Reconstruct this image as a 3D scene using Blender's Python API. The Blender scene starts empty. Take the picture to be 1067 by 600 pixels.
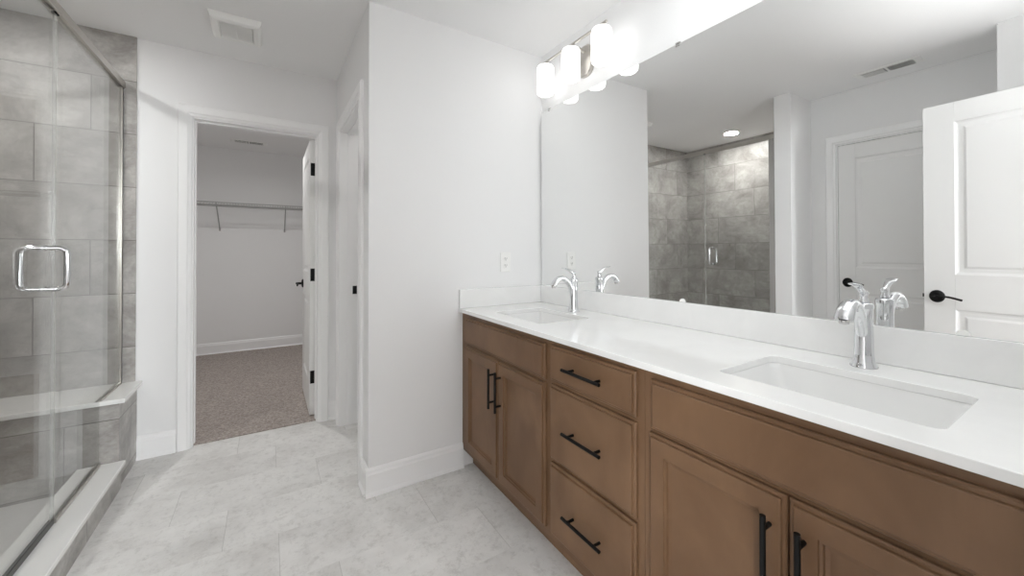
import bpy, bmesh, math
from mathutils import Vector, Matrix
R = math.radians
SC = bpy.context.scene
COL = SC.collection

# ------------------------------------------------------------------ camera
cd = bpy.data.cameras.new('camera')
cam = bpy.data.objects.new('camera', cd)
COL.objects.link(cam)
cd.sensor_fit = 'HORIZONTAL'
cd.sensor_width = 36.0
cd.lens = 36.0 * 406.25 / 1067.0
cd.shift_x = 0.0
cd.shift_y = -(300.0 - 260.6) / 1067.0
cd.clip_start = 0.02
cam.location = (0, 0, 1.196)
cam.rotation_euler = (R(90 + 0.322), 0, R(-31.98))
SC.camera = cam

# ------------------------------------------------------------------ view, world, lights
SC.view_settings.view_transform = 'Standard'
SC.view_settings.look = 'None'
SC.view_settings.gamma = 1.0
SC.view_settings.exposure = 0.86
SC.view_settings.use_curve_mapping = False
SC.cycles.max_bounces = 16
SC.cycles.diffuse_bounces = 10
SC.cycles.glossy_bounces = 8
SC.cycles.transparent_max_bounces = 24

wd = bpy.data.worlds.new('sky')
SC.world = wd
wd.use_nodes = True
wd.node_tree.nodes['Background'].inputs[0].default_value = (0.9, 0.95, 1.0, 1)
wd.node_tree.nodes['Background'].inputs[1].default_value = 0.6


def area(name, loc, rot, sx, sy, power, col=(1, 1, 1), spread=180):
    l = bpy.data.lights.new(name, 'AREA')
    l.shape = 'RECTANGLE'
    l.size, l.size_y, l.energy, l.color = sx, sy, power, col
    l.spread = R(spread)
    o = bpy.data.objects.new(name, l)
    COL.objects.link(o)
    o.location, o.rotation_euler = loc, [R(a) for a in rot]
    return o


def disc(name, loc, size, power, col=(1, 1, 1), spread=180):
    o = area(name, loc, (0, 0, 0), size, size, power, col, spread)
    o.data.shape = 'DISK'
    return o


# fill lamps added in the unseen bedroom, which has no windows
area('bedroom_fill', (1.85, -6.3, 1.70), (86, 0, 15), 0.9, 1.3, 145, (0.93, 0.97, 1.0))
area('bedroom_side_fill', (-1.9, -1.7, 1.05), (90, 0, -50), 1.6, 1.7, 45, (0.93, 0.97, 1.0))
area('ceiling_bounce_fill', (0.20, 0.05, 0.95), (180, 0, 0), 0.3, 0.15, 2.4, (0.97, 0.985, 1.0), 75)  # added fill aimed up at the ceiling, no flash stands here
area('vanity_fill', (1.12, 0.45, 2.43), (0, 0, 0), 0.55, 0.9, 3, (0.96, 0.99, 1.0))  # unseen fill lamp added above the counter, without a fixture
disc('shower_can_glow', (-1.27, 2.28, 2.425), 0.13, 7, (1.0, 0.99, 0.98))
disc('closet_lamp_glow', (-0.11, 4.06, 2.425), 0.012, 6.0, (1.0, 0.99, 0.98), 165)
disc('toilet_room_glow', (1.05, 2.55, 2.42), 0.2, 1.2, (1.0, 0.98, 0.96))
SHADE_POWER = 0.85

# ------------------------------------------------------------------ material helpers


def new_mat(name):
    m = bpy.data.materials.new(name)
    m.use_nodes = True
    nt = m.node_tree
    return m, nt, nt.nodes['Principled BSDF']


def lin(c):
    def f(v):
        v /= 255.0
        return v / 12.92 if v <= 0.04045 else ((v + 0.055) / 1.055) ** 2.4
    return (f(c[0]), f(c[1]), f(c[2]), 1)


def N(nt, typ, **kw):
    n = nt.nodes.new(typ)
    for k, v in kw.items():
        setattr(n, k, v)
    return n


def math_(nt, op, a, b=None, c=None):
    n = N(nt, 'ShaderNodeMath', operation=op)
    for i, v in enumerate((a, b, c)):
        if v is None:
            continue
        if isinstance(v, (int, float)):
            n.inputs[i].default_value = v
        else:
            nt.links.new(v, n.inputs[i])
    return n.outputs[0]


def mixc(nt, fac, a, b, mode='MIX'):
    n = N(nt, 'ShaderNodeMix', data_type='RGBA', blend_type=mode)
    for s, v in ((n.inputs[0], fac), (n.inputs[6], a), (n.inputs[7], b)):
        if isinstance(v, (int, float)):
            s.default_value = v
        elif isinstance(v, tuple):
            s.default_value = v
        else:
            nt.links.new(v, s)
    return n.outputs[2]


def noise(nt, vec, scale, detail=4, rough=0.55, dist=0.0):
    n = N(nt, 'ShaderNodeTexNoise')
    n.inputs['Scale'].default_value = scale
    n.inputs['Detail'].default_value = detail
    n.inputs['Roughness'].default_value = rough
    n.inputs['Distortion'].default_value = dist
    if vec is not None:
        nt.links.new(vec, n.inputs['Vector'])
    return n


def ramp(nt, fac, stops):
    n = N(nt, 'ShaderNodeValToRGB')
    e = n.color_ramp.elements
    while len(e) < len(stops):
        e.new(0.5)
    for i, (p, c) in enumerate(stops):
        e[i].position = p
        e[i].color = c if len(c) == 4 else (*c, 1)
    nt.links.new(fac, n.inputs[0])
    return n.outputs[0]


def bump(nt, p, h, strength, dist=0.01):
    b = N(nt, 'ShaderNodeBump')
    b.inputs['Strength'].default_value = strength
    b.inputs['Distance'].default_value = dist
    nt.links.new(h, b.inputs['Height'])
    nt.links.new(b.outputs[0], p.inputs['Normal'])


def paint(name, col, rough=0.6, bumps=0.05, scale=180, spec=0.3):
    m, nt, p = new_mat(name)
    g = N(nt, 'ShaderNodeNewGeometry')
    n = noise(nt, g.outputs['Position'], 1.3, 2)
    c = lin(col)
    d = tuple(v * 0.97 for v in c[:3]) + (1,)
    nt.links.new(mixc(nt, n.outputs[0], c, d), p.inputs['Base Color'])
    p.inputs['Roughness'].default_value = rough
    p.inputs['Specular IOR Level'].default_value = spec
    if bumps:
        n2 = noise(nt, g.outputs['Position'], scale, 2)
        bump(nt, p, n2.outputs[0], bumps, 0.003)
    return m


def metal(name, col, rough, metallic=1.0):
    m, nt, p = new_mat(name)
    g = N(nt, 'ShaderNodeNewGeometry')
    n = noise(nt, g.outputs['Position'], 60, 2)
    r = N(nt, 'ShaderNodeMapRange')
    r.inputs['To Min'].default_value = rough * 0.95
    r.inputs['To Max'].default_value = rough * 1.05
    nt.links.new(n.outputs[0], r.inputs[0])
    nt.links.new(r.outputs[0], p.inputs['Roughness'])
    p.inputs['Base Color'].default_value = lin(col)
    p.inputs['Metallic'].default_value = metallic
    return m


WALL = paint('wall_paint', (239, 239, 239), 0.75, 0.06)
CEIL = paint('ceiling_paint', (243, 243, 243), 0.9, 0.08, 120, 0.1)
TRIM = paint('trim_enamel', (247, 247, 247), 0.35, 0.0, spec=0.4)
DOORM = paint('door_enamel', (239, 239, 238), 0.4, 0.03, 300, 0.4)
PLASTIC = paint('white_plastic', (243, 243, 241), 0.35, 0.0)
WIRE = paint('shaded_white_wire', (168, 168, 166), 0.4, 0.0)  # white wire greyed, the shade on its underside put into the colour
DARK = paint('dark_slot', (40, 40, 40), 0.8, 0.0)
CHROME = metal('chrome', (225, 226, 228), 0.06)
NICKEL = metal('brushed_nickel', (196, 192, 186), 0.28)
STEEL = metal('polished_steel', (205, 204, 202), 0.16)
BLACK = metal('matte_black', (11, 11, 11), 0.5, 0.0)
BLACK.node_tree.nodes['Principled BSDF'].inputs['Specular IOR Level'].default_value = 0.25
GREY = paint('grille_gap_shade', (150, 150, 148), 0.7, 0.0)  # shade between the fan slats, put into a grey colour
GASKET = paint('grey_gasket', (95, 94, 92), 0.5, 0.0)


def tile_nodes(nt, ucoord, vcoord, W, H, shift, u0, v0, grout, soft=0.0):
    """running bond laid out in thirds; gives joint mask and a per-tile random value"""
    vv = math_(nt, 'DIVIDE', math_(nt, 'SUBTRACT', vcoord, v0), H)
    row = math_(nt, 'FLOOR', vv)
    fv = math_(nt, 'SUBTRACT', vv, row)
    sh = math_(nt, 'MULTIPLY', math_(nt, 'FLOORED_MODULO', row, 3.0), shift)
    uu = math_(nt, 'DIVIDE', math_(nt, 'SUBTRACT', math_(nt, 'SUBTRACT', ucoord, u0), sh), W)
    colm = math_(nt, 'FLOOR', uu)
    fu = math_(nt, 'SUBTRACT', uu, colm)
    du = math_(nt, 'MULTIPLY', math_(nt, 'MINIMUM', fu, math_(nt, 'SUBTRACT', 1.0, fu)), W)
    dv = math_(nt, 'MULTIPLY', math_(nt, 'MINIMUM', fv, math_(nt, 'SUBTRACT', 1.0, fv)), H)
    d = math_(nt, 'MINIMUM', du, math_(nt, 'ADD', dv, soft))
    r = N(nt, 'ShaderNodeMapRange')
    r.inputs['From Min'].default_value = grout * 0.6
    r.inputs['From Max'].default_value = grout
    r.inputs['To Min'].default_value = 1
    r.inputs['To Max'].default_value = 0
    nt.links.new(d, r.inputs[0])
    cv = N(nt, 'ShaderNodeCombineXYZ')
    nt.links.new(colm, cv.inputs[0])
    nt.links.new(row, cv.inputs[1])
    wn = N(nt, 'ShaderNodeTexWhiteNoise', noise_dimensions='3D')
    nt.links.new(cv.outputs[0], wn.inputs['Vector'])
    return r.outputs[0], wn.outputs['Value'], wn.outputs['Color']


def tile_mat(name, axis, u0, cols, grout_col, v0=0.045):
    m, nt, p = new_mat(name)
    g = N(nt, 'ShaderNodeNewGeometry')
    s = N(nt, 'ShaderNodeSeparateXYZ')
    nt.links.new(g.outputs['Position'], s.inputs[0])
    mask, rnd, rcol = tile_nodes(nt, s.outputs[axis], s.outputs[2], 0.61, 0.305, 0.2, u0, v0, 0.0022)
    off = N(nt, 'ShaderNodeVectorMath', operation='MULTIPLY_ADD')
    nt.links.new(rcol, off.inputs[0])
    off.inputs[1].default_value = (9, 9, 9)
    nt.links.new(g.outputs['Position'], off.inputs[2])
    mp = N(nt, 'ShaderNodeMapping')
    nt.links.new(off.outputs[0], mp.inputs['Vector'])
    mp.inputs['Scale'].default_value = (1.0, 1.0, 1.15)
    n1 = noise(nt, mp.outputs[0], 3.6, 10, 0.72, 0.5)
    n2 = noise(nt, mp.outputs[0], 26, 5, 0.7)
    c = ramp(nt, n1.outputs[0], [(0.33, lin(cols[0])), (0.5, lin(cols[1])), (0.67, lin(cols[2]))])
    c = mixc(nt, math_(nt, 'MULTIPLY', ramp(nt, n2.outputs[0], [(0.42, (0, 0, 0)), (0.72, (1, 1, 1))]), 0.45), c, lin(cols[0]))
    hsv = N(nt, 'ShaderNodeHueSaturation')
    nt.links.new(c, hsv.inputs['Color'])
    nt.links.new(math_(nt, 'ADD', math_(nt, 'MULTIPLY', rnd, 0.16), 0.92), hsv.inputs['Value'])
    nt.links.new(mixc(nt, mask, hsv.outputs[0], lin(grout_col)), p.inputs['Base Color'])
    p.inputs['Roughness'].default_value = 0.42
    p.inputs['Specular IOR Level'].default_value = 0.35
    bump(nt, p, math_(nt, 'SUBTRACT', math_(nt, 'MULTIPLY', n2.outputs[0], 0.15), mask), 0.4, 0.002)
    return m


TCOL = ((134, 130, 126), (170, 167, 163), (198, 196, 192))
TILE_X = tile_mat('shower_tile_along_x', 0, -1.045 - 0.4, TCOL, (110, 106, 102))
TILE_C = tile_mat('curb_tile', 1, 2.30, TCOL, (110, 106, 102), -0.12)
TILE_Y = tile_mat('shower_tile_along_y', 1, 2.45, TCOL, (110, 106, 102))


def floor_mat():
    m, nt, p = new_mat('vinyl_stone_tile')
    g = N(nt, 'ShaderNodeNewGeometry')
    s = N(nt, 'ShaderNodeSeparateXYZ')
    nt.links.new(g.outputs['Position'], s.inputs[0])
    mask, rnd, rcol = tile_nodes(nt, s.outputs[0], s.outputs[1], 0.6, 0.2975, -0.195, 0.235, 1.345, 0.0015, 0.00115)
    off = N(nt, 'ShaderNodeVectorMath', operation='MULTIPLY_ADD')
    nt.links.new(rcol, off.inputs[0])
    off.inputs[1].default_value = (7, 7, 7)
    nt.links.new(g.outputs['Position'], off.inputs[2])
    n1 = noise(nt, off.outputs[0], 2.6, 10, 0.7, 0.2)
    n2 = noise(nt, off.outputs[0], 26, 9, 0.8, 0.1)
    n3 = noise(nt, off.outputs[0], 6.0, 6, 0.7, 0.3)
    c = ramp(nt, n1.outputs[0], [(0.3, lin((203, 201, 198))), (0.5, lin((222, 221, 219))), (0.7, lin((234, 233, 231)))])
    c = mixc(nt, math_(nt, 'MULTIPLY', ramp(nt, n2.outputs[0], [(0.5, (0, 0, 0)), (0.72, (1, 1, 1))]), 0.55), c, lin((160, 157, 152)))
    spots = ramp(nt, n3.outputs[0], [(0.64, (0, 0, 0)), (0.76, (1, 1, 1))])
    c = mixc(nt, math_(nt, 'MULTIPLY', spots, 0.5), c, lin((140, 137, 132)))
    hsv = N(nt, 'ShaderNodeHueSaturation')
    nt.links.new(c, hsv.inputs['Color'])
    nt.links.new(math_(nt, 'ADD', math_(nt, 'MULTIPLY', rnd, 0.035), 0.98), hsv.inputs['Value'])
    nt.links.new(mixc(nt, math_(nt, 'MULTIPLY', mask, 0.38), hsv.outputs[0], lin((140, 137, 132))), p.inputs['Base Color'])
    p.inputs['Roughness'].default_value = 0.48
    p.inputs['Specular IOR Level'].default_value = 0.3
    bump(nt, p, math_(nt, 'SUBTRACT', math_(nt, 'MULTIPLY', n2.outputs[0], 0.3), mask), 0.25, 0.0015)
    return m


FLOOR = floor_mat()


def carpet_mat():
    m, nt, p = new_mat('carpet')
    g = N(nt, 'ShaderNodeNewGeometry')
    n1 = noise(nt, g.outputs['Position'], 75, 5, 0.8)
    n2 = noise(nt, g.outputs['Position'], 3.0, 4, 0.6, 1.2)
    c = ramp(nt, n1.outputs[0], [(0.3, lin((112, 104, 99))), (0.7, lin((222, 212, 205)))])
    c = mixc(nt, math_(nt, 'MULTIPLY', n2.outputs[0], 0.35), c, lin((160, 148, 141)))
    nt.links.new(c, p.inputs['Base Color'])
    p.inputs['Roughness'].default_value = 1.0
    p.inputs['Specular IOR Level'].default_value = 0.05
    bump(nt, p, n1.outputs[0], 0.9, 0.008)
    return m


CARPET = carpet_mat()


def wood_mat():
    m, nt, p = new_mat('stained_maple')
    tc = N(nt, 'ShaderNodeTexCoord')
    mp = N(nt, 'ShaderNodeMapping')
    nt.links.new(tc.outputs['Object'], mp.inputs['Vector'])
    mp.inputs['Scale'].default_value = (2.2, 2.2, 1.5)
    n1 = noise(nt, mp.outputs[0], 2.2, 4, 0.5, 0.6)
    mp2 = N(nt, 'ShaderNodeMapping')
    nt.links.new(tc.outputs['Object'], mp2.inputs['Vector'])
    mp2.inputs['Scale'].default_value = (45, 45, 9)
    n2 = noise(nt, mp2.outputs[0], 2.0, 5, 0.65)
    c = ramp(nt, n1.outputs[0], [(0.25, lin((102, 75, 53))), (0.5, lin((117, 89, 65))), (0.78, lin((133, 103, 77)))])
    c = mixc(nt, math_(nt, 'MULTIPLY', n2.outputs[0], 0.22), c, lin((88, 66, 49)))
    nt.links.new(c, p.inputs['Base Color'])
    p.inputs['Roughness'].default_value = 0.38
    p.inputs['Specular IOR Level'].default_value = 0.32
    bump(nt, p, n2.outputs[0], 0.04, 0.002)
    return m


WOOD = wood_mat()


def quartz_mat():
    m, nt, p = new_mat('white_quartz')
    g = N(nt, 'ShaderNodeNewGeometry')
    n = noise(nt, g.outputs['Position'], 5, 6, 0.6, 1.0)
    c = ramp(nt, n.outputs[0], [(0.3, lin((236, 236, 235))), (0.7, lin((242, 242, 241)))])
    nt.links.new(c, p.inputs['Base Color'])
    p.inputs['Roughness'].default_value = 0.10
    p.inputs['Specular IOR Level'].default_value = 0.5
    return m


QUARTZ = quartz_mat()


def simple(name, col, rough, spec=0.5):
    m, nt, p = new_mat(name)
    g = N(nt, 'ShaderNodeNewGeometry')
    n = noise(nt, g.outputs['Position'], 8, 2)
    c = lin(col)
    nt.links.new(mixc(nt, n.outputs[0], c, tuple(v * .98 for v in c[:3]) + (1,)), p.inputs['Base Color'])
    p.inputs['Roughness'].default_value = rough
    p.inputs['Specular IOR Level'].default_value = spec
    return m




def edge_glint_mat():
    m = bpy.data.materials.new('pale_edge_glint')  # pale tint painting the light caught along the glass edge
    m.use_nodes = True
    nt = m.node_tree
    p = nt.nodes['Principled BSDF']
    p.inputs['Base Color'].default_value = lin((215, 215, 212))
    p.inputs['Roughness'].default_value = 0.3
    t = N(nt, 'ShaderNodeBsdfTransparent')
    mx = N(nt, 'ShaderNodeMixShader')
    mx.inputs[0].default_value = 0.28
    nt.links.new(t.outputs[0], mx.inputs[1])
    nt.links.new(p.outputs[0], mx.inputs[2])
    nt.links.new(mx.outputs[0], nt.nodes['Material Output'].inputs[0])
    return m


EDGE_GLINT = edge_glint_mat()
CERAMIC = simple('white_ceramic', (238, 238, 237), 0.12)
PAN = simple('shower_pan_acrylic', (205, 204, 202), 0.3)
SLAB = simple('white_cultured_marble', (236, 236, 234), 0.2)


def mirror_mat():
    m = bpy.data.materials.new('mirror_silver')
    m.use_nodes = True
    nt = m.node_tree
    nt.nodes.remove(nt.nodes['Principled BSDF'])
    g = N(nt, 'ShaderNodeBsdfGlossy')
    g.inputs['Color'].default_value = (0.90, 0.905, 0.90, 1)
    g.inputs['Roughness'].default_value = 0.0
    nt.links.new(g.outputs[0], nt.nodes['Material Output'].inputs[0])
    return m


MIRROR = mirror_mat()


def glass_mat():
    m = bpy.data.materials.new('clear_glass_sheet')
    m.use_nodes = True
    nt = m.node_tree
    nt.nodes.remove(nt.nodes['Principled BSDF'])
    t = N(nt, 'ShaderNodeBsdfTransparent')
    t.inputs[0].default_value = (0.965, 0.97, 0.965, 1)
    g = N(nt, 'ShaderNodeBsdfGlossy')
    g.inputs['Roughness'].default_value = 0.0
    geo = N(nt, 'ShaderNodeNewGeometry')
    ior = N(nt, 'ShaderNodeMix', data_type='FLOAT')
    nt.links.new(geo.outputs['Backfacing'], ior.inputs[0])
    ior.inputs[2].default_value = 1.5
    ior.inputs[3].default_value = 1 / 1.5
    f = N(nt, 'ShaderNodeFresnel')
    nt.links.new(ior.outputs[0], f.inputs['IOR'])
    mx = N(nt, 'ShaderNodeMixShader')
    nt.links.new(f.outputs[0], mx.inputs[0])
    nt.links.new(t.outputs[0], mx.inputs[1])
    nt.links.new(g.outputs[0], mx.inputs[2])
    nt.links.new(mx.outputs[0], nt.nodes['Material Output'].inputs[0])
    return m


GLASS = glass_mat()


def emit(name, col, strength):
    m, nt, p = new_mat(name)
    p.inputs['Base Color'].default_value = (0.85, 0.85, 0.84, 1)
    p.inputs['Roughness'].default_value = 0.3
    p.inputs['Emission Color'].default_value = (*col, 1)
    p.inputs['Emission Strength'].default_value = strength
    return m


OPAL = emit('lit_opal_glass', (1.0, 0.99, 0.975), SHADE_POWER)
CANLENS = emit('lit_can_lens', (1.0, 0.97, 0.92), 9)

# ------------------------------------------------------------------ mesh helpers


def bx(bm, x0, x1, y0, y1, z0, z1):
    vs = [bm.verts.new((x, y, z)) for x in (x0, x1) for y in (y0, y1) for z in (z0, z1)]
    for f in ((0, 1, 3, 2), (4, 6, 7, 5), (0, 4, 5, 1), (2, 3, 7, 6), (0, 2, 6, 4), (1, 5, 7, 3)):
        bm.faces.new([vs[i] for i in f])
    return bm


def box(*a):
    return bx(bmesh.new(), *a)


def obj(name, bm, mat, parent=None, bevel=0, smooth=False, seg=2, loc=None, angle=40):
    bmesh.ops.recalc_face_normals(bm, faces=bm.faces)
    if smooth:
        for f in bm.faces:
            f.smooth = True
        for e in bm.edges:
            if len(e.link_faces) == 2 and e.calc_face_angle(0) > R(angle):
                e.smooth = False
    me = bpy.data.meshes.new(name)
    bm.to_mesh(me)
    bm.free()
    me.materials.append(mat)
    o = bpy.data.objects.new(name, me)
    COL.objects.link(o)
    if parent:
        o.parent = parent
    if loc:
        o.location = loc
    if bevel:
        b = o.modifiers.new('bevel', 'BEVEL')
        b.width, b.segments, b.limit_method, b.angle_limit = bevel, seg, 'ANGLE', R(40)
    return o


def thing(name, label, cat, loc=(0, 0, 0), rot=(0, 0, 0), group=None):
    o = bpy.data.objects.new(name, None)
    COL.objects.link(o)
    o.location, o.rotation_euler = loc, [R(a) for a in rot]
    o.empty_display_size = 0.05
    return tag(o, label, cat, group)


def tag(o, label, cat, group=None):
    o['label'], o['category'] = label, cat
    if group:
        o['group'] = group
    return o


def struct(o, label=None, cat=None):
    o['kind'] = 'structure'
    if label:
        o['label'], o['category'] = label, cat
    return o


def frame_of(d):
    d = d.normalized()
    up = Vector((0, 0, 1)) if abs(d.z) < 0.95 else Vector((1, 0, 0))
    a = d.cross(up).normalized()
    return a, a.cross(d).normalized()


def sweep(bm, pts, radii, n=12, cap=True, closed=False, side=None):
    """tube through pts; radius is a number or (side, normal) pair"""
    pts = [Vector(p) for p in pts]
    m = len(pts)
    rings = []
    for i, p in enumerate(pts):
        if closed:
            t = pts[(i + 1) % m] - pts[i - 1]
        else:
            t = pts[min(i + 1, m - 1)] - pts[max(i - 1, 0)]
        if side is not None:
            a = Vector(side)
            b = a.cross(t).normalized()
        else:
            a, b = frame_of(t)
        r = radii[i] if isinstance(radii, list) else radii
        ra, rb = r if isinstance(r, tuple) else (r, r)
        rings.append([bm.verts.new(p + a * ra * math.cos(2 * math.pi * k / n) + b * rb * math.sin(2 * math.pi * k / n)) for k in range(n)])
    for i in range(m if closed else m - 1):
        A, B = rings[i], rings[(i + 1) % m]
        for k in range(n):
            bm.faces.new((A[k], A[(k + 1) % n], B[(k + 1) % n], B[k]))
    if cap and not closed:
        bm.faces.new(rings[0])
        bm.faces.new(rings[-1])
    return bm


def rod(bm, a, b, r, n=10):
    return sweep(bm, [a, b], r, n)


def lathe(bm, c, prof, n=32, axis='z', ring=False):
    """prof: list of (radius, height) from one end to the other"""
    c = Vector(c)

    def pt(r, h, k):
        u, v = r * math.cos(2 * math.pi * k / n), r * math.sin(2 * math.pi * k / n)
        return c + (Vector((u, v, h)) if axis == 'z' else Vector((h, u, v)) if axis == 'x' else Vector((u, h, v)))
    rings = [[bm.verts.new(pt(r, h, k)) for k in range(n)] for r, h in prof]
    for A, B in zip(rings, rings[1:]):
        for k in range(n):
            bm.faces.new((A[k], A[(k + 1) % n], B[(k + 1) % n], B[k]))
    if ring:
        for k in range(n):
            bm.faces.new((rings[-1][k], rings[-1][(k + 1) % n], rings[0][(k + 1) % n], rings[0][k]))
    else:
        bm.faces.new(rings[0])
        bm.faces.new(rings[-1])
    return bm


def rrect(hx, hy, r, n=5):
    out = []
    for cx, cy, a0 in ((hx - r, hy - r, 0), (-hx + r, hy - r, 90), (-hx + r, -hy + r, 180), (hx - r, -hy + r, 270)):
        for k in range(n + 1):
            a = R(a0 + 90 * k / n)
            out.append((cx + r * math.cos(a), cy + r * math.sin(a)))
    return out


def loft(bm, rings, cap0=True, cap1=True):
    rv = [[bm.verts.new(p) for p in r] for r in rings]
    n = len(rv[0])
    for A, B in zip(rv, rv[1:]):
        for k in range(n):
            bm.faces.new((A[k], A[(k + 1) % n], B[(k + 1) % n], B[k]))
    if cap0:
        bm.faces.new(rv[0])
    if cap1:
        bm.faces.new(rv[-1])
    return bm


def rings_rect(bm, to3, u0, u1, v0, v1, prof, caps=(True, True)):
    """concentric rectangles; prof: (inset, height) list"""
    rr = []
    for ins, h in prof:
        rr.append([to3(u0 + ins, v0 + ins, h), to3(u1 - ins, v0 + ins, h), to3(u1 - ins, v1 - ins, h), to3(u0 + ins, v1 - ins, h)])
    return loft(bm, rr, *caps)


def extrude_profile(bm, prof, a, b, out):
    """prof: (depth, z) polygon; a, b: ends on the wall line; out: unit vector off the wall"""
    a, b, out = Vector(a), Vector(b), Vector(out)
    ra = [a + out * d + Vector((0, 0, z)) for d, z in prof]
    rb = [b + out * d + Vector((0, 0, z)) for d, z in prof]
    return loft(bm, [ra, rb])


# ------------------------------------------------------------------ dimensions
W, E, C, P, H = 1.4743, 2.0056, 3.068, 0.4187, 2.44   # mirror wall x, end wall y, closet wall y, partition x, ceiling
CT = 0.115                                           # stud wall thickness
ZH = 2.025                                           # door head height
OL, OR = -0.395, 0.292                               # closet opening
PY0, PY1 = 2.205, 2.905                              # partition opening
CB, CL, CR = 5.75, -1.30, 1.05                       # closet back, left, right
SX = -1.65                                           # shower left wall
RX, RY0, RY1 = -0.97, 0.405, 1.45                    # linen recess
SY = 1.58                                            # shower front wall inside face
BY = -0.05                                           # entry wall inner face

# ------------------------------------------------------------------ room shell
bm = box(SX - .1, W + .12, BY - CT, C + .03, -0.06, 0)
struct(obj('floor', bm, FLOOR), 'pale grey stone-look vinyl tile floor', 'floor')
struct(obj('floor_closet', box(CL, CR, C + .03, CB, -0.06, 0.006), CARPET), 'grey brown cut pile carpet in the closet', 'carpet')
struct(obj('floor_bedroom', box(-2.2, 2.6, -6.6, BY - CT, -0.06, 0.006), CARPET))
bm = box(SX - .1, W + .12, BY - CT, C, H, H + .06)
struct(obj('ceiling', bm, CEIL), 'flat white bathroom ceiling', 'ceiling')
struct(obj('ceiling_closet', box(CL, CR, C, CB, H, H + .06), CEIL))
struct(obj('ceiling_bedroom', box(-2.2, 2.6, -6.6, BY - CT, H, H + .06), CEIL))

struct(obj('wall_mirror', box(W, W + .12, BY - CT, C + CT, 0, H), WALL), 'white wall behind the vanity mirror', 'wall')
struct(obj('wall_end', box(P, W, E, E + CT, 0, H), WALL), 'white end wall beside the vanity', 'wall')
bm = bmesh.new()
bx(bm, P, P + CT, E + CT, PY0, 0, H)
bx(bm, P, P + CT, PY1, C, 0, H)
bx(bm, P, P + CT, PY0, PY1, ZH, H)
struct(obj('wall_partition', bm, WALL), 'white partition with a doorway into the toilet room', 'wall')
bm = bmesh.new()
bx(bm, SX - .1, OL, C, C + CT, 0, H)
bx(bm, OR, W, C, C + CT, 0, H)
bx(bm, OL, OR, C, C + CT, ZH, H)
struct(obj('wall_closet_front', bm, WALL), 'white wall around the closet doorway', 'wall')
bm = bmesh.new()
bx(bm, CL - .1, CR + .1, CB, CB + .1, 0, H)
bx(bm, CL - .1, CL, C + CT, CB, 0, H)
bx(bm, CR, CR + .1, C + CT, CB, 0, H)
struct(obj('wall_closet_back', bm, WALL), 'plain wall at the back of the closet', 'wall')
# shower walls: tile skins
struct(obj('wall_shower_back', box(SX, -0.650, C - .010, C, 0, H), TILE_X), 'grey stone-look tile wall at the back of the shower', 'tile wall')
bm = box(SX - .1, SX, BY - CT, C, 0, H)
struct(obj('wall_shower_left', bm, TILE_Y), 'grey tile wall along the far side of the shower', 'tile wall')
struct(obj('wall_shower_front', box(SX, -0.62, SY - .012, SY, 0, H), TILE_X))
struct(obj('wall_stub', box(SX, -0.600, RY1, SY - .012, 0, H), WALL), 'white stub wall ending beside the shower door', 'wall')
# linen recess and entry wall
bm = bmesh.new()
LDY0, LDY1 = 0.605, 1.275
bx(bm, RX - .1, RX, LDY1, RY1, 0, H)
bx(bm, RX - .1, RX, RY0, LDY0, 0, H)
bx(bm, RX - .1, RX, LDY0, LDY1, ZH, H)
struct(obj('wall_recess', bm, WALL), 'white wall around the closed linen door', 'wall')
struct(obj('wall_nib', box(RX - .1, -0.52, BY, RY0, 0, H), WALL), 'white wall block behind the open entry door', 'wall')
bm = bmesh.new()
EL, ER = -0.335, 0.375
bx(bm, SX, EL, BY - CT, BY, 0, H)
bx(bm, ER, W, BY - CT, BY, 0, H)
bx(bm, EL, ER, BY - CT, BY, ZH + .03, H)
struct(obj('wall_entry', bm, WALL))
bm = bmesh.new()
bx(bm, -2.3, -2.2, -6.6, BY - CT, 0, H)
bx(bm, 2.6, 2.7, -6.6, BY - CT, 0, H)
bx(bm, -2.3, 2.7, -6.7, -6.6, 0, H)
bx(bm, -2.2, SX, BY - CT, BY, 0, H)
bx(bm, W, 2.6, BY - CT, BY, 0, H)
struct(obj('wall_bedroom', bm, WALL))

# ---- door casings and jambs
CAS = [(0, 0), (.066, 0), (.066, .012), (.060, .018), (.020, .018), (.012, .012), (.003, .009), (0, .007)]


def casing(name, to3, u0, u1, head, label=None):
    """to3(u, z, d): opening u0..u1, casing with mitred corners, reveal 6 mm"""
    bm = bmesh.new()
    path = [(u0 - .006, 0, -1), (u0 - .006, head + .006, -1), (u1 + .006, head + .006, 1), (u1 + .006, 0, 1)]
    rings = []
    for i, (u, z, s) in enumerate(path):
        top = 1 if i in (1, 2) else 0
        rings.append([to3(u + s * w, z + top * w, d) for w, d in CAS])
    loft(bm, rings)
    o = struct(obj(name, bm, TRIM))
    return o


def jamb(name, to3, u0, u1, head, depth):
    """door lining with a stop; d runs from 0 (room face) to -depth"""
    bm = bmesh.new()

    def b(ua, ub, za, zb, da, db):
        p = [to3(u, z, d) for u in (ua, ub) for z in (za, zb) for d in (da, db)]
        vs = [bm.verts.new(q) for q in p]
        for f in ((0, 1, 3, 2), (4, 6, 7, 5), (0, 4, 5, 1), (2, 3, 7, 6), (0, 2, 6, 4), (1, 5, 7, 3)):
            bm.faces.new([vs[i] for i in f])
    t = .004
    b(u0, u0 + t, 0, head, 0.001, -depth)
    b(u1 - t, u1, 0, head, 0.001, -depth)
    b(u0 + t, u1 - t, head - t, head, 0.001, -depth)
    s0, s1 = -depth * .40, -depth * .66
    b(u0 + t, u0 + t + .005, 0, head - t, s0, s1)
    b(u1 - t - .005, u1 - t, 0, head - t, s0, s1)
    b(u0 + t + .005, u1 - t - .005, head - t - .010, head - t, s0, s1)
    return struct(obj(name, bm, TRIM))


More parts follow.
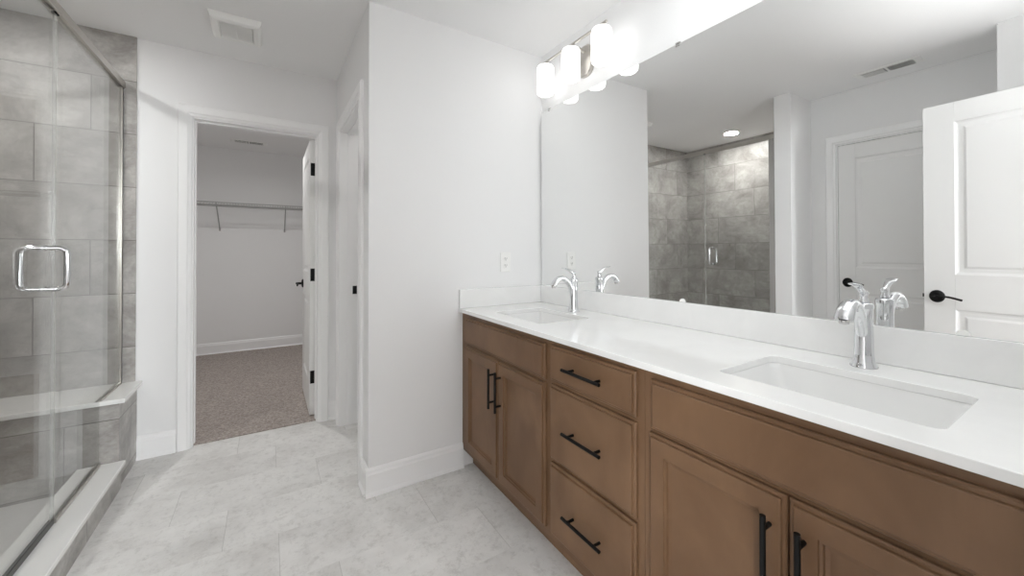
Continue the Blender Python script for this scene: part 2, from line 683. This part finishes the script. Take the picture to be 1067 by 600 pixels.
to_c = lambda u, z, d: Vector((u, C - d, z))
casing('trim_1', to_c, OL, OR, ZH)
jamb('trim_2', to_c, OL, OR, ZH, CT)
to_p = lambda u, z, d: Vector((P - d, u, z))
casing('trim_3', to_p, PY0, PY1, ZH)
jt = jamb('trim_4', to_p, PY0, PY1, ZH, CT)
sp = bmesh.new()
bx(sp, P + .080, P + .108, PY1 - .007, PY1 - .004, .905, .962)
obj('strike_plate', sp, BLACK, jt, .001)
to_r = lambda u, z, d: Vector((RX + d, u, z))
casing('trim_5', to_r, LDY0, LDY1, ZH)
jamb('trim_6', to_r, LDY0, LDY1, ZH, .1)

# ---- baseboards
BB = [(0, 0), (.024, 0), (.024, .006), (.015, .020), (.015, .104), (.011, .112), (.010, .124), (.004, .134), (0, .134)]


def baseboard(name, runs):
    bm = bmesh.new()
    for a, b, out in runs:
        extrude_profile(bm, BB, (*a, 0), (*b, 0), (*out, 0))
    return struct(obj(name, bm, TRIM))


baseboard('baseboard_end', [((P - .015, E), (.925, E), (0, -1)), ((P, E), (P, PY0 - .073), (-1, 0))])
baseboard('baseboard_closet_front', [((-.650, C), (OL - .073, C), (0, -1)), ((OR + .073, C), (P, C), (0, -1))])
baseboard('baseboard_closet_back', [((CL, CB), (CR, CB), (0, -1))])
baseboard('baseboard_stub', [((-.60, RY1), (-.60, SY - .012), (1, 0)), ((RX, RY1), (-.60, RY1), (0, -1))])
baseboard('baseboard_recess', [((RX, LDY1 + .073), (RX, RY1), (1, 0)), ((RX, RY0), (RX, LDY0 - .073), (1, 0))])

# ------------------------------------------------------------------ doors
PANEL = [(0, 0), (.006, -.005), (.014, -.008), (.034, -.008), (.046, -.002), (.050, -.002)]


def door_leaf(w, h, t=.035, stile=.120, top=.112, lock=(.835, 1.035), bottom=.235):
    """leaf spans u 0..w, z 0..h, thickness 0..t in y"""
    bm = bmesh.new()
    wins = [(stile, w - stile, bottom, lock[0]), (stile, w - stile, lock[1], h - top)]
    bx(bm, 0, stile, 0, t, 0, h)
    bx(bm, w - stile, w, 0, t, 0, h)
    for z0, z1 in ((0, bottom), (lock[0], lock[1]), (h - top, h)):
        bx(bm, stile, w - stile, 0, t, z0, z1)
    for u0, u1, v0, v1 in wins:
        rings_rect(bm, lambda u, v, d: Vector((u, t + d, v)), u0, u1, v0, v1, PANEL, (False, True))
        rings_rect(bm, lambda u, v, d: Vector((u, -d, v)), u0, u1, v0, v1, PANEL, (False, True))
    return bm


def lever_set(parent, u, z, t, sgn, direction, sides=(1, -1)):
    """black oval-rose lever; direction +1 points to larger u"""
    for s in sides:
        y0 = t if s > 0 else 0
        bm = bmesh.new()
        n = 28
        rr = []
        for k, h in ((1.0, 0), (1.0, .005), (.86, .010), (.5, .013)):
            rr.append([Vector((u + .033 * k * math.cos(2 * math.pi * i / n), y0 + s * h, z + .036 * k * math.sin(2 * math.pi * i / n))) for i in range(n)])
        loft(bm, rr)
        rod(bm, (u, y0 + s * .010, z), (u, y0 + s * .052, z), .010, 14)
        pts, rad = [], []
        for i in range(9):
            f = i / 8
            pts.append((u + direction * (.005 + .105 * f), y0 + s * (.050 - .004 * math.sin(f * math.pi)), z + .004 * math.sin(f * 4) - .008 * f * f))
            rad.append((.0085 - .002 * f, .0060))
        sweep(bm, [(u - direction * .008, y0 + s * .050, z)] + pts, [.008] + rad, 12)
        obj('lever_handle', bm, BLACK, parent, smooth=True)


def hinges(parent, t, zs, on_face=False):
    for z in zs:
        bm = bmesh.new()
        bx(bm, -.002, 0, .003, t - .001, z - .044, z + .044)
        bx(bm, -.0015, -.0005, t - .001, t + .010, z - .044, z + .044)
        for k in range(3):
            lathe(bm, (-.001, t + .006, z - .044 + k * .030), [(.0062, 0), (.0062, .0282)], 12)
        lathe(bm, (-.001, t + .006, z + .045), [(.004, 0), (.006, .003), (.003, .008)], 12)
        obj('hinge', bm, BLACK, parent, smooth=True)


# closet door, swung open into the closet: hinge edge faces the bathroom
d1 = thing('door_1', 'white closet door standing open inside the closet with black hinges', 'door', (.252, C + CT + .006, .012), (0, 0, 90))
# local u -> +y, local y -> -x ; flip so that the hinge side is at +x
d1.location = (.289, C + CT + .006, .012)
struct(d1)
obj('door_leaf', door_leaf(.685, 2.005), DOORM, d1, .0015)
lever_set(d1, .622, .918, .035, 1, -1)
for z in (.275, 1.02, 1.79):
    bm = bmesh.new()
    bx(bm, -.0025, 0, .001, .030, z - .046, z + .046)
    for k in range(3):
        lathe(bm, (-.003, -.005, z - .046 + k * .031), [(.0065, 0), (.0065, .030)], 12)
    bx(bm, -.003, -.0005, -.005, .002, z - .046, z + .046)
    obj('hinge', bm, BLACK, d1, smooth=True)

# closed linen door in the recess
d2 = thing('door_2', 'closed white two-panel linen door in the recess beyond the shower', 'door', (RX - .042, LDY0 + .006, .010), (0, 0, 90))
d2.location = (RX - .004, LDY0 + .006, .010)
struct(d2)
obj('door_leaf', door_leaf(.658, 2.007, .035, .105), DOORM, d2, .0015)
lever_set(d2, .603, .918, .035, 1, -1, (-1,))
# entry door opened flat beside the photographer
d3 = thing('door_3', 'open white two-panel entry door with a black lever', 'door', (-.345, -.035, .012), (0, 0, 90 + 4.8))
struct(d3)
obj('door_leaf', door_leaf(.712, 2.018, .035, .128), DOORM, d3, .0015)
lever_set(d3, .657, .905, .035, 1, -1)
bm = bmesh.new()
bx(bm, .712, .7135, .006, .029, .905 - .028, .905 + .028)
bx(bm, .7135, .722, .012, .023, .905 - .010, .905 + .010)
obj('latch_plate', bm, BLACK, d3)

# ------------------------------------------------------------------ shower
t = thing('shower_curb', 'low tiled shower curb with a white marble cap', 'shower curb')
obj('curb_base', box(-.775, -.632, SY, 2.738, 0, .116), TILE_C, t)
obj('curb_cap', box(-.790, -.616, SY, 2.742, .116, .137), SLAB, t, .003)
t = thing('shower_bench', 'built-in shower bench with tiled base and white slab seat', 'shower bench')
obj('bench_base', box(SX, -.642, 2.745, C - .010, 0, .432), TILE_X, t)
obj('bench_seat', box(SX, -.617, 2.722, C - .010, .432, .455), SLAB, t, .003)
bm = bmesh.new()
bx(bm, SX, -.777, SY, 2.744, 0.001, .035)
bx(bm, SX, -.787, SY, SY + .03, .035, .050)
bx(bm, SX, SX + .03, SY, 2.744, .035, .050)
t = tag(obj('shower_pan', bm, PAN, bevel=.004), 'light grey shower pan behind the curb', 'shower pan')
dr = lathe(bmesh.new(), (-1.22, 2.16, .035), [(.055, 0), (.055, .003), (.045, .004)], 28)
obj('drain', dr, CHROME, t, smooth=True)

GX = -.712
GT = .0048
HZ0, HZ1 = 2.132, 2.166


def prism_yz(bm, poly, x0, x1):
    return loft(bm, [[Vector((x0, y, z)) for y, z in poly], [Vector((x1, y, z)) for y, z in poly]])


t = thing('shower_glass_panel', 'fixed clear glass shower panel notched over the bench', 'glass panel')
bm = prism_yz(bmesh.new(), [(2.244, .145), (2.718, .145), (2.718, .460), (3.048, .460), (3.048, HZ0 - .002), (2.244, HZ0 - .002)], GX - GT, GX + GT)
obj('glass', bm, GLASS, t)
bm = bmesh.new()
for xa, xb in ((GX - .0075, GX - GT - .0003), (GX + GT + .0003, GX + .0075)):
    bx(bm, xa, xb, 3.042, C - .0105, .4555, HZ0)
bx(bm, GX - .0075, GX + .0075, 3.0485, C - .0105, .4555, HZ0)
obj('wall_channel', bm, NICKEL, t)
for ya, yb, za, hh in ((2.244, 2.719, .1375, .016), (2.7235, 3.0415, .4555, .008)):
    bm = bmesh.new()
    bx(bm, GX - .010, GX - GT - .0003, ya, yb, za, za + hh)
    bx(bm, GX + GT + .0003, GX + .010, ya, yb, za, za + hh)
    bx(bm, GX - GT - .0003, GX + GT + .0003, ya, yb, za, za + .004)
    obj('bottom_channel', bm, NICKEL, t)

t = thing('shower_door', 'frameless clear glass shower door with a chrome pull', 'shower door')
obj('glass', box(GX - GT, GX + GT, 1.664, 2.236, .152, HZ0 - .004), GLASS, t)
bm = bmesh.new()
for xa, xb in ((GX - .007, GX - GT - .0002), (GX + GT + .0002, GX + .007)):
    bx(bm, xa, xb, 1.664, 2.236, .141, .163)
obj('door_sweep', bm, GASKET, t)
HY = 2.162
ss = bmesh.new()
bx(ss, GX - .0060, GX + .0060, 2.2362, 2.2396, .163, HZ0 - .006)  # strip added to draw the bright line of the door's glass edge
obj('edge_glint', ss, EDGE_GLINT, t)
bm = bmesh.new()
for s in (1, -1):
    pts = []
    x0, x1, z0, z1, r = GX + s * (GT + .001), GX + s * .060, 1.058, 1.212, .022
    pts.append((x0, HY, z1))
    for k in range(7):
        a = R(90 - 15 * k)
        pts.append((x1 - s * r + s * r * math.cos(a), HY, z1 - r + r * math.sin(a)))
    for k in range(7):
        a = R(-15 * k)
        pts.append((x1 - s * r + s * r * math.cos(a), HY, z0 + r + r * math.sin(a)))
    pts.append((x0, HY, z0))
    sweep(bm, pts, .0095, 14, side=(0, 1, 0))
    for z in (z0, z1):
        lathe(bm, (GX + s * (GT + .0002) if s > 0 else GX - GT - .0052, HY, z), [(.012, 0), (.012, .005)], 18, 'x')
obj('pull_handle', bm, CHROME, t, smooth=True)
bm = bmesh.new()
bx(bm, GX - .012, GX + .012, SY + .001, 1.658, .1375, HZ0 - .001)
tag(obj('shower_hinge_jamb', bm, STEEL, bevel=.002), 'upright brushed metal jamb on the hinge side of the shower door', 'shower jamb')
bm = bmesh.new()
bx(bm, GX - .016, GX + .016, SY + .001, C - .0105, HZ0 + .012, HZ1)
bx(bm, GX - .016, GX - .009, SY + .001, C - .0105, HZ0, HZ0 + .012)
bx(bm, GX + .009, GX + .016, SY + .001, C - .0105, HZ0, HZ0 + .012)
t = tag(obj('shower_header_rail', bm, NICKEL), 'brushed metal header rail along the top of the shower glass', 'shower rail')
obj('pivot_block', box(GX - .008, GX + .008, 2.230, 2.250, HZ0 - .004, HZ0 + .006), BLACK, t)

# can light over the shower
t = thing('recessed_can_light', 'lit round recessed can light in the ceiling over the shower', 'ceiling light', (-1.27, 2.28, H))
bm = lathe(bmesh.new(), (0, 0, 0), [(.062, -.0005), (.092, -.0005), (.092, -.004), (.078, -.008), (.064, -.005), (.062, -.0045)], 40, 'z', True)
obj('trim_ring', bm, PLASTIC, t, smooth=True)
obj('lens', lathe(bmesh.new(), (0, 0, 0), [(.0615, -.001), (.0615, -.003)], 40), CANLENS, t)

# ------------------------------------------------------------------ vanity cabinets
XF, XD = .925, .906          # face frame, front faces
FRONT_SLAB = [(0, 0), (0, .0085), (.003, .0115), (.0095, .0115), (.0105, .0175), (.0130, .0190)]
FRONT_DOOR = [(0, 0), (0, .0085), (.003, .0115), (.0085, .0115), (.0095, .0175), (.0120, .0190), (.052, .0190), (.0535, .0145), (.0585, .0135), (.0600, .0075), (.0680, .0060)]


def front(name, y0, y1, z0, z1, prof, parent):
    bm = rings_rect(bmesh.new(), lambda u, v, d: Vector((XF - .0005 - d, u, v)), y0, y1, z0, z1, prof)
    return obj(name, bm, WOOD, parent)


def bar_pull(parent, y, z, vertical, L=.185, cc=.128):
    bm = bmesh.new()
    xb = XD - .030
    if vertical:
        rod(bm, (xb, y, z - L / 2), (xb, y, z + L / 2), .0058, 14)
        for s in (-1, 1):
            rod(bm, (XD + .0005, y, z + s * cc / 2), (xb, y, z + s * cc / 2), .0048, 12)
    else:
        rod(bm, (xb, y - L / 2, z), (xb, y + L / 2, z), .0058, 14)
        for s in (-1, 1):
            rod(bm, (XD + .0005, y + s * cc / 2, z), (xb, y + s * cc / 2, z), .0048, 12)
    return obj('bar_pull', bm, BLACK, parent, smooth=True)


def carcass(parent, y0, y1):
    bm = bmesh.new()
    # open-topped box: face frame, sides, back, bottom and recessed toe kick
    bx(bm, XF, XF + .019, y0, y1, .100, .8635)
    bx(bm, XF + .019, W - .002, y0, y0 + .016, .100, .8635)
    bx(bm, XF + .019, W - .002, y1 - .016, y1, .100, .8635)
    bx(bm, W - .010, W - .002, y0 + .016, y1 - .016, .100, .8635)
    bx(bm, XF + .019, W - .010, y0 + .016, y1 - .016, .100, .116)
    obj('carcass', bm, WOOD, parent)
    obj('toe_kick', box(XF + .065, XF + .080, y0, y1, 0, .0995), WOOD, parent)


G = 'stained wood vanity cabinets under the white counter'
A = thing('sink_cabinet', 'brown sink cabinet against the end wall with two doors', 'cabinet', group=G)
carcass(A, 1.2055, E - .001)
front('false_front', 1.222, 1.940, .702, .840, FRONT_SLAB, A)
for y0, y1, hy in ((1.222, 1.5795, 1.551), (1.5835, 1.942, 1.614)):
    d = front('cabinet_door', y0, y1, .130, .686, FRONT_DOOR, A)
    bar_pull(d, hy, .555, True)
B = thing('drawer_cabinet', 'brown cabinet of three stacked drawers between the two sink cabinets', 'cabinet', group=G)
carcass(B, .7555, 1.2045)
for z0, z1 in ((.712, .846), (.415, .696), (.130, .401)):
    d = front('drawer', .780, 1.186, z0, z1, FRONT_SLAB, B)
    bar_pull(d, .983, {.712: .781, .415: .556, .130: .262}[z0], False)
D = thing('sink_cabinet', 'brown sink cabinet nearest the camera with one wide false drawer front', 'cabinet', group=G)
carcass(D, -.020, .7545)
front('false_front', .037, .727, .702, .840, FRONT_SLAB, D)
for y0, y1, hy in ((.037, .3825, .353), (.3865, .732, .416)):
    d = front('cabinet_door', y0, y1, .130, .690, FRONT_DOOR, D)
    bar_pull(d, hy, .555, True)

# ---- countertop with two sink cutouts
CX0, CX1, CY0, CY1, CZ0, CZ1 = .8995, W - .001, -.025, E - .001, .8645, .8845
SINKS = [(1.150, 1.577), (1.150, .383)]
SHX, SHY = .148, .203


def counter():
    bm = bmesh.new()
    loops = [[(CX0, CY0), (CX1, CY0), (CX1, CY1), (CX0, CY1)]]
    for cx, cy in SINKS:
        loops.append([(cx + u, cy + v) for u, v in rrect(SHX, SHY, .022, 6)])
    edges = []
    for lp in loops:
        vs = [bm.verts.new((x, y, CZ1)) for x, y in lp]
        edges += [bm.edges.new((vs[i], vs[(i + 1) % len(vs)])) for i in range(len(vs))]
    bmesh.ops.triangle_fill(bm, use_beauty=True, edges=edges)
    for f in list(bm.faces):
        c = f.calc_center_median()
        if any(abs(c.x - cx) < SHX - .02 and abs(c.y - cy) < SHY - .02 for cx, cy in SINKS):
            bm.faces.remove(f)
    g = bmesh.ops.extrude_face_region(bm, geom=bm.faces[:])
    bmesh.ops.translate(bm, vec=(0, 0, CZ0 - CZ1), verts=[v for v in g['geom'] if isinstance(v, bmesh.types.BMVert)])
    return bm


tag(obj('countertop', counter(), QUARTZ, bevel=.002), 'long white quartz countertop with two sink cutouts', 'countertop')
tag(obj('backsplash', box(W - .021, W - .001, CY0, CY1, CZ1 + .0003, .989), QUARTZ, bevel=.002), 'white backsplash strip along the mirror wall', 'backsplash')
tag(obj('side_splash', box(CX0 + .001, W - .0215, E - .021, E - .001, CZ1 + .0003, .989), QUARTZ, bevel=.002), 'white side splash strip against the end wall', 'backsplash')


def basin(cx, cy, label):
    t = thing('undermount_sink', label, 'sink', (cx, cy, CZ0 - .0005), group='undermount sinks')
    bm = bmesh.new()

    def ring(hx, hy, r, z):
        return [Vector((u, v, z)) for u, v in rrect(hx, hy, r, 6)]
    rr = [ring(.05, .05, .03, -.150), ring(.128, .18, .04, -.146), ring(SHX + .004, SHY + .004, .03, -.118), ring(SHX + .012, SHY + .012, .028, -.012),
          ring(SHX + .022, SHY + .022, .03, -.010), ring(SHX + .022, SHY + .022, .03, 0), ring(SHX + .002, SHY + .002, .024, 0),
          ring(SHX - .002, SHY - .002, .026, -.010), ring(SHX - .008, SHY - .012, .034, -.060), ring(SHX - .020, SHY - .030, .045, -.105),
          ring(SHX - .040, SHY - .060, .05, -.128), ring(.05, .05, .04, -.136), ring(.024, .024, .0239, -.138)]
    loft(bm, rr)
    obj('bowl', bm, CERAMIC, t, smooth=True, angle=60)
    bm = lathe(bmesh.new(), (0, 0, -.1375), [(.023, 0), (.023, .002), (.016, .003), (.016, .006), (.006, .008)], 24)
    obj('drain', bm, CHROME, t, smooth=True)
    return t


basin(*SINKS[0], 'white rectangular sink near the end wall')
basin(*SINKS[1], 'white rectangular sink nearest the camera')


def faucet(x, y, label):
    t = thing('faucet', label, 'faucet', (x, y, CZ1 + .0002), group='chrome single lever faucets')
    prof = [(.0295, 0), (.0295, .004), (.0270, .008), (.0235, .016), (.0215, .035), (.0205, .075), (.0198, .120), (.0198, .154), (.0212, .158), (.0212, .170), (.0195, .173), (.0120, .175)]
    obj('body', lathe(bmesh.new(), (0, 0, 0), prof, 40), CHROME, t, smooth=True, angle=50)
    # arched spout, wide and flat towards the mouth
    pts, rad = [], []
    ctrl = [(-.006, .070), (-.015, .105), (-.030, .140), (-.052, .166), (-.080, .178), (-.104, .174), (-.122, .162), (-.134, .146), (-.137, .139)]
    r_ = [(.012, .010), (.0135, .012), (.0145, .0125), (.0155, .0125), (.0170, .0120), (.0185, .0120), (.0200, .0125), (.0210, .0130), (.0205, .0125)]
    for i in range(len(ctrl) - 1):
        for k in range(4):
            f = k / 4
            p0, p1, p2, p3 = (ctrl[max(0, min(len(ctrl) - 1, i + j))] for j in (-1, 0, 1, 2))
            q = [0.5 * (2 * p1[a] + (p2[a] - p0[a]) * f + (2 * p0[a] - 5 * p1[a] + 4 * p2[a] - p3[a]) * f * f + (3 * p1[a] - p0[a] - 3 * p2[a] + p3[a]) * f ** 3) for a in (0, 1)]
            pts.append((q[0], 0, q[1]))
            rad.append(tuple(r_[i][a] * (1 - f) + r_[i + 1][a] * f for a in (0, 1)))
    pts.append((ctrl[-1][0], 0, ctrl[-1][1]))
    rad.append(r_[-1])
    sp_ = obj('spout', sweep(bmesh.new(), pts, rad, 24, side=(0, 1, 0)), CHROME, t, smooth=True, angle=60)
    bm = lathe(bmesh.new(), (-.1350, 0, .1335), [(.010, -.004), (.011, 0), (.011, .006)], 20)
    obj('aerator', bm, STEEL, sp_, smooth=True)
    # lever on a small neck
    bm = lathe(bmesh.new(), (0, 0, .1748), [(.0100, 0), (.0120, .003), (.0110, .007), (.0085, .010), (.0085, .020), (.0105, .023), (.0100, .029), (.0050, .033)], 28)
    P_ = [(.002, .198), (-.010, .203), (-.022, .212), (-.034, .219), (-.048, .2240), (-.064, .2270), (-.077, .2290), (-.083, .2297)]
    Q_ = [(.0065, .0065), (.0075, .0075), (.0080, .0070), (.0095, .0055), (.0125, .0040), (.0135, .0034), (.0105, .0030), (.0040, .0020)]
    sweep(bm, [(a, 0, b) for a, b in P_], Q_, 18, side=(0, 1, 0))
    obj('lever', bm, CHROME, t, smooth=True, angle=60)
    return t


faucet(1.370, 1.577, 'chrome arched faucet at the sink by the end wall')
faucet(1.378, .395, 'chrome arched faucet at the sink nearest the camera')

# ------------------------------------------------------------------ mirror
MZ0, MZ1 = .9895, 2.071
MH = MZ1 - MZ0
m = thing('wall_mirror', 'large frameless wall mirror above the vanity backsplash', 'mirror', (W - .0065, 0, MZ0), (0, -.35, 0))
m.location = (W - .0060 - .0015, 0, MZ0)
obj('mirror_glass', box(-.0045, 0, -.02, E - .021, 0, MH), MIRROR, m)
for y in (1.90, 1.016):
    bm = bmesh.new()
    bx(bm, -.0075, .0005, y - .011, y + .011, MH - .009, MH - .001)
    bx(bm, -.0060, .0012, y - .011, y + .011, MH + .0005, MH + .008)
    obj('mirror_clip', bm, STEEL, m, .001)
for y in (1.001, .228):
    bm = bmesh.new()
    lathe(bm, (-.0075, y, .001), [(.013, 0), (.013, .0025)], 24, 'x')
    for v in bm.verts:
        v.co.z = max(v.co.z, .0004)
    obj('mirror_clip', bm, PLASTIC, m)

# ------------------------------------------------------------------ vanity lights


def vanity_light(yc, label):
    t = thing('vanity_light', label, 'wall light', (W, yc, 2.239), group='three-shade vanity lights')
    bm = loft(bmesh.new(), [[Vector((-d, u, v)) for u, v in rrect(a, b, r, 8)] for d, a, b, r in ((.0005, .058, .085, .05), (.016, .058, .085, .05), (.022, .052, .079, .046))])
    obj('backplate', bm, NICKEL, t, smooth=True)
    bx_ = -.109
    bm = rod(bmesh.new(), (-.020, 0, .047), (-.045, 0, .058), .007, 14)
    sweep(bm, [(-.043, 0, .057), (-.075, 0, .062), (bx_, 0, .062)], .007, 14, side=(0, 1, 0))
    obj('arm', bm, NICKEL, t, smooth=True)
    bm = bmesh.new()
    bx(bm, bx_ - .006, bx_ + .006, -.258, .258, .057, .067)
    obj('crossbar', bm, NICKEL, t, .002)
    for dy in (-.225, 0, .225):
        c = (bx_ - .003, dy, 0)
        s = obj('shade', lathe(bmesh.new(), c, [(.030, .038), (.043, .037), (.0475, .030), (.0500, .020), (.0500, -.112), (.0475, -.122), (.043, -.127), (.040, -.127), (.040, -.118)], 40), OPAL, t, smooth=True, angle=70)
        obj('socket_cup', lathe(bmesh.new(), c, [(.024, .0385), (.022, .046), (.010, .057)], 24), NICKEL, s, smooth=True)
    return t


vanity_light(1.590, 'nickel vanity light with three lit white cylinder shades by the end wall')
vanity_light(.383, 'nickel vanity light with three lit white shades over the near sink')

# ------------------------------------------------------------------ outlet
t = thing('wall_outlet', 'white double outlet plate on the end wall above the side splash', 'outlet', (1.204, E, 1.137))
bm = rings_rect(bmesh.new(), lambda u, v, d: Vector((u, -d, v)), -.036, .036, -.0585, .0585, [(0, .0003), (0, .003), (.004, .0055)])
obj('cover_plate', bm, PLASTIC, t)
for z in (-.020, .020):
    bm = lathe(bmesh.new(), (0, -.0073, z), [(.0165, 0), (.0165, .0017)], 28, 'y')
    r_ = obj('receptacle', bm, PLASTIC, t)
    bm = bmesh.new()
    bx(bm, -.0075, -.0050, -.0076, -.0072, z - .001, z + .008)
    bx(bm, .0050, .0075, -.0076, -.0072, z - .001, z + .007)
    lathe(bm, (0, -.0076, z - .007), [(.0025, 0), (.0025, .0004)], 12, 'y')
    obj('slot', bm, DARK, r_)

# ------------------------------------------------------------------ ceiling fittings
t = thing('exhaust_fan', 'white exhaust fan grille on the ceiling before the closet', 'exhaust fan', (-.152, 2.625, H))
hx, hy = .118, .130
bm = rings_rect(bmesh.new(), lambda u, v, d: Vector((u, v, -d)), -hx, hx, -hy, hy, [(0, .0003), (.002, .012), (.010, .030), (.020, .036), (.038, .036), (.044, .026)])
obj('cover', bm, PLASTIC, t, .002)
obj('gap_shade_plate', box(-hx + .045, hx - .045, -hy + .045, hy - .045, -.0266, -.0261), GREY, t)  # grey plate added to darken the grille gaps like shade
bm = bmesh.new()
nn = 15
for i in range(nn):
    y = -hy + .050 + (2 * hy - .100) * i / (nn - 1)
    bx(bm, -hx + .046, hx - .046, y - .0028, y + .0028, -.0310, -.0268)
bx(bm, -.003, .003, -hy + .046, hy - .046, -.0315, -.0268)
obj('grille', bm, PLASTIC, t)


def register(x, y, rz, label):
    t = thing('air_register', label, 'air vent', (x, y, H), (0, 0, rz), group='white ceiling air registers')
    bm = bmesh.new()
    L, w = .172, .072
    rings_rect(bm, lambda u, v, d: Vector((u, v, -d)), -L, L, -w, w, [(0, .0003), (.004, .0050), (.020, .0065)], (True, True))
    f = obj('frame', bm, PLASTIC, t)
    for s in (-1, 1):
        obj('slot', box(s * .070 - .062, s * .070 + .062, -.044, .044, -.0072, -.0064), DARK, t)
        bm = bmesh.new()
        for i in range(11):
            u = s * .070 - .055 + .011 * i
            tilt = .004 * s
            vs = [bm.verts.new(p) for p in ((u - .0012, -.044, -.0072), (u + .0012, -.044, -.0072), (u + .0012 + tilt, -.044, -.0105), (u - .0012 + tilt, -.044, -.0105))]
            ws = [bm.verts.new((v.co.x, .044, v.co.z)) for v in vs]
            bm.faces.new(vs)
            bm.faces.new(ws)
            for k in range(4):
                bm.faces.new((vs[k], vs[(k + 1) % 4], ws[(k + 1) % 4], ws[k]))
        obj('louver', bm, PLASTIC, t)
    return t


register(-.715, .905, 90, 'white ceiling register in front of the linen door')
register(-.190, 5.300, 0, 'white ceiling register inside the closet')
# ------------------------------------------------------------------ closet wire shelf
t = thing('wire_shelf', 'white ventilated wire shelf across the closet back wall', 'shelf')
SZ, SYF, SYB = 1.748, 5.350, CB - .004
bm = bmesh.new()
nw = 92
for i in range(nw):
    x = CL + .012 + (CR - CL - .024) * i / (nw - 1)
    sweep(bm, [(x, SYB, SZ), (x, SYF + .004, SZ), (x, SYF, SZ - .004), (x, SYF, SZ - .030)], .0020, 5)
obj('deck_wires', bm, WIRE, t)
for y, z, rr in ((SYB, SZ - .004, .004), ((SYB + SYF) / 2, SZ - .004, .0035), (SYF, SZ, .0055), (SYF, SZ - .032, .0055)):
    obj('rail', rod(bmesh.new(), (CL + .002, y, z), (CR - .002, y, z), rr, 8), WIRE, t, smooth=True)
for x in (-.490, .172):
    bm = bmesh.new()
    rod(bm, (x, SYF, SZ - .012), (x, CB - .004, 1.475), .0065, 8)
    bx(bm, x - .009, x + .009, CB - .004, CB - .0005, 1.450, 1.490)
    obj('support_brace', bm, WIRE, t)
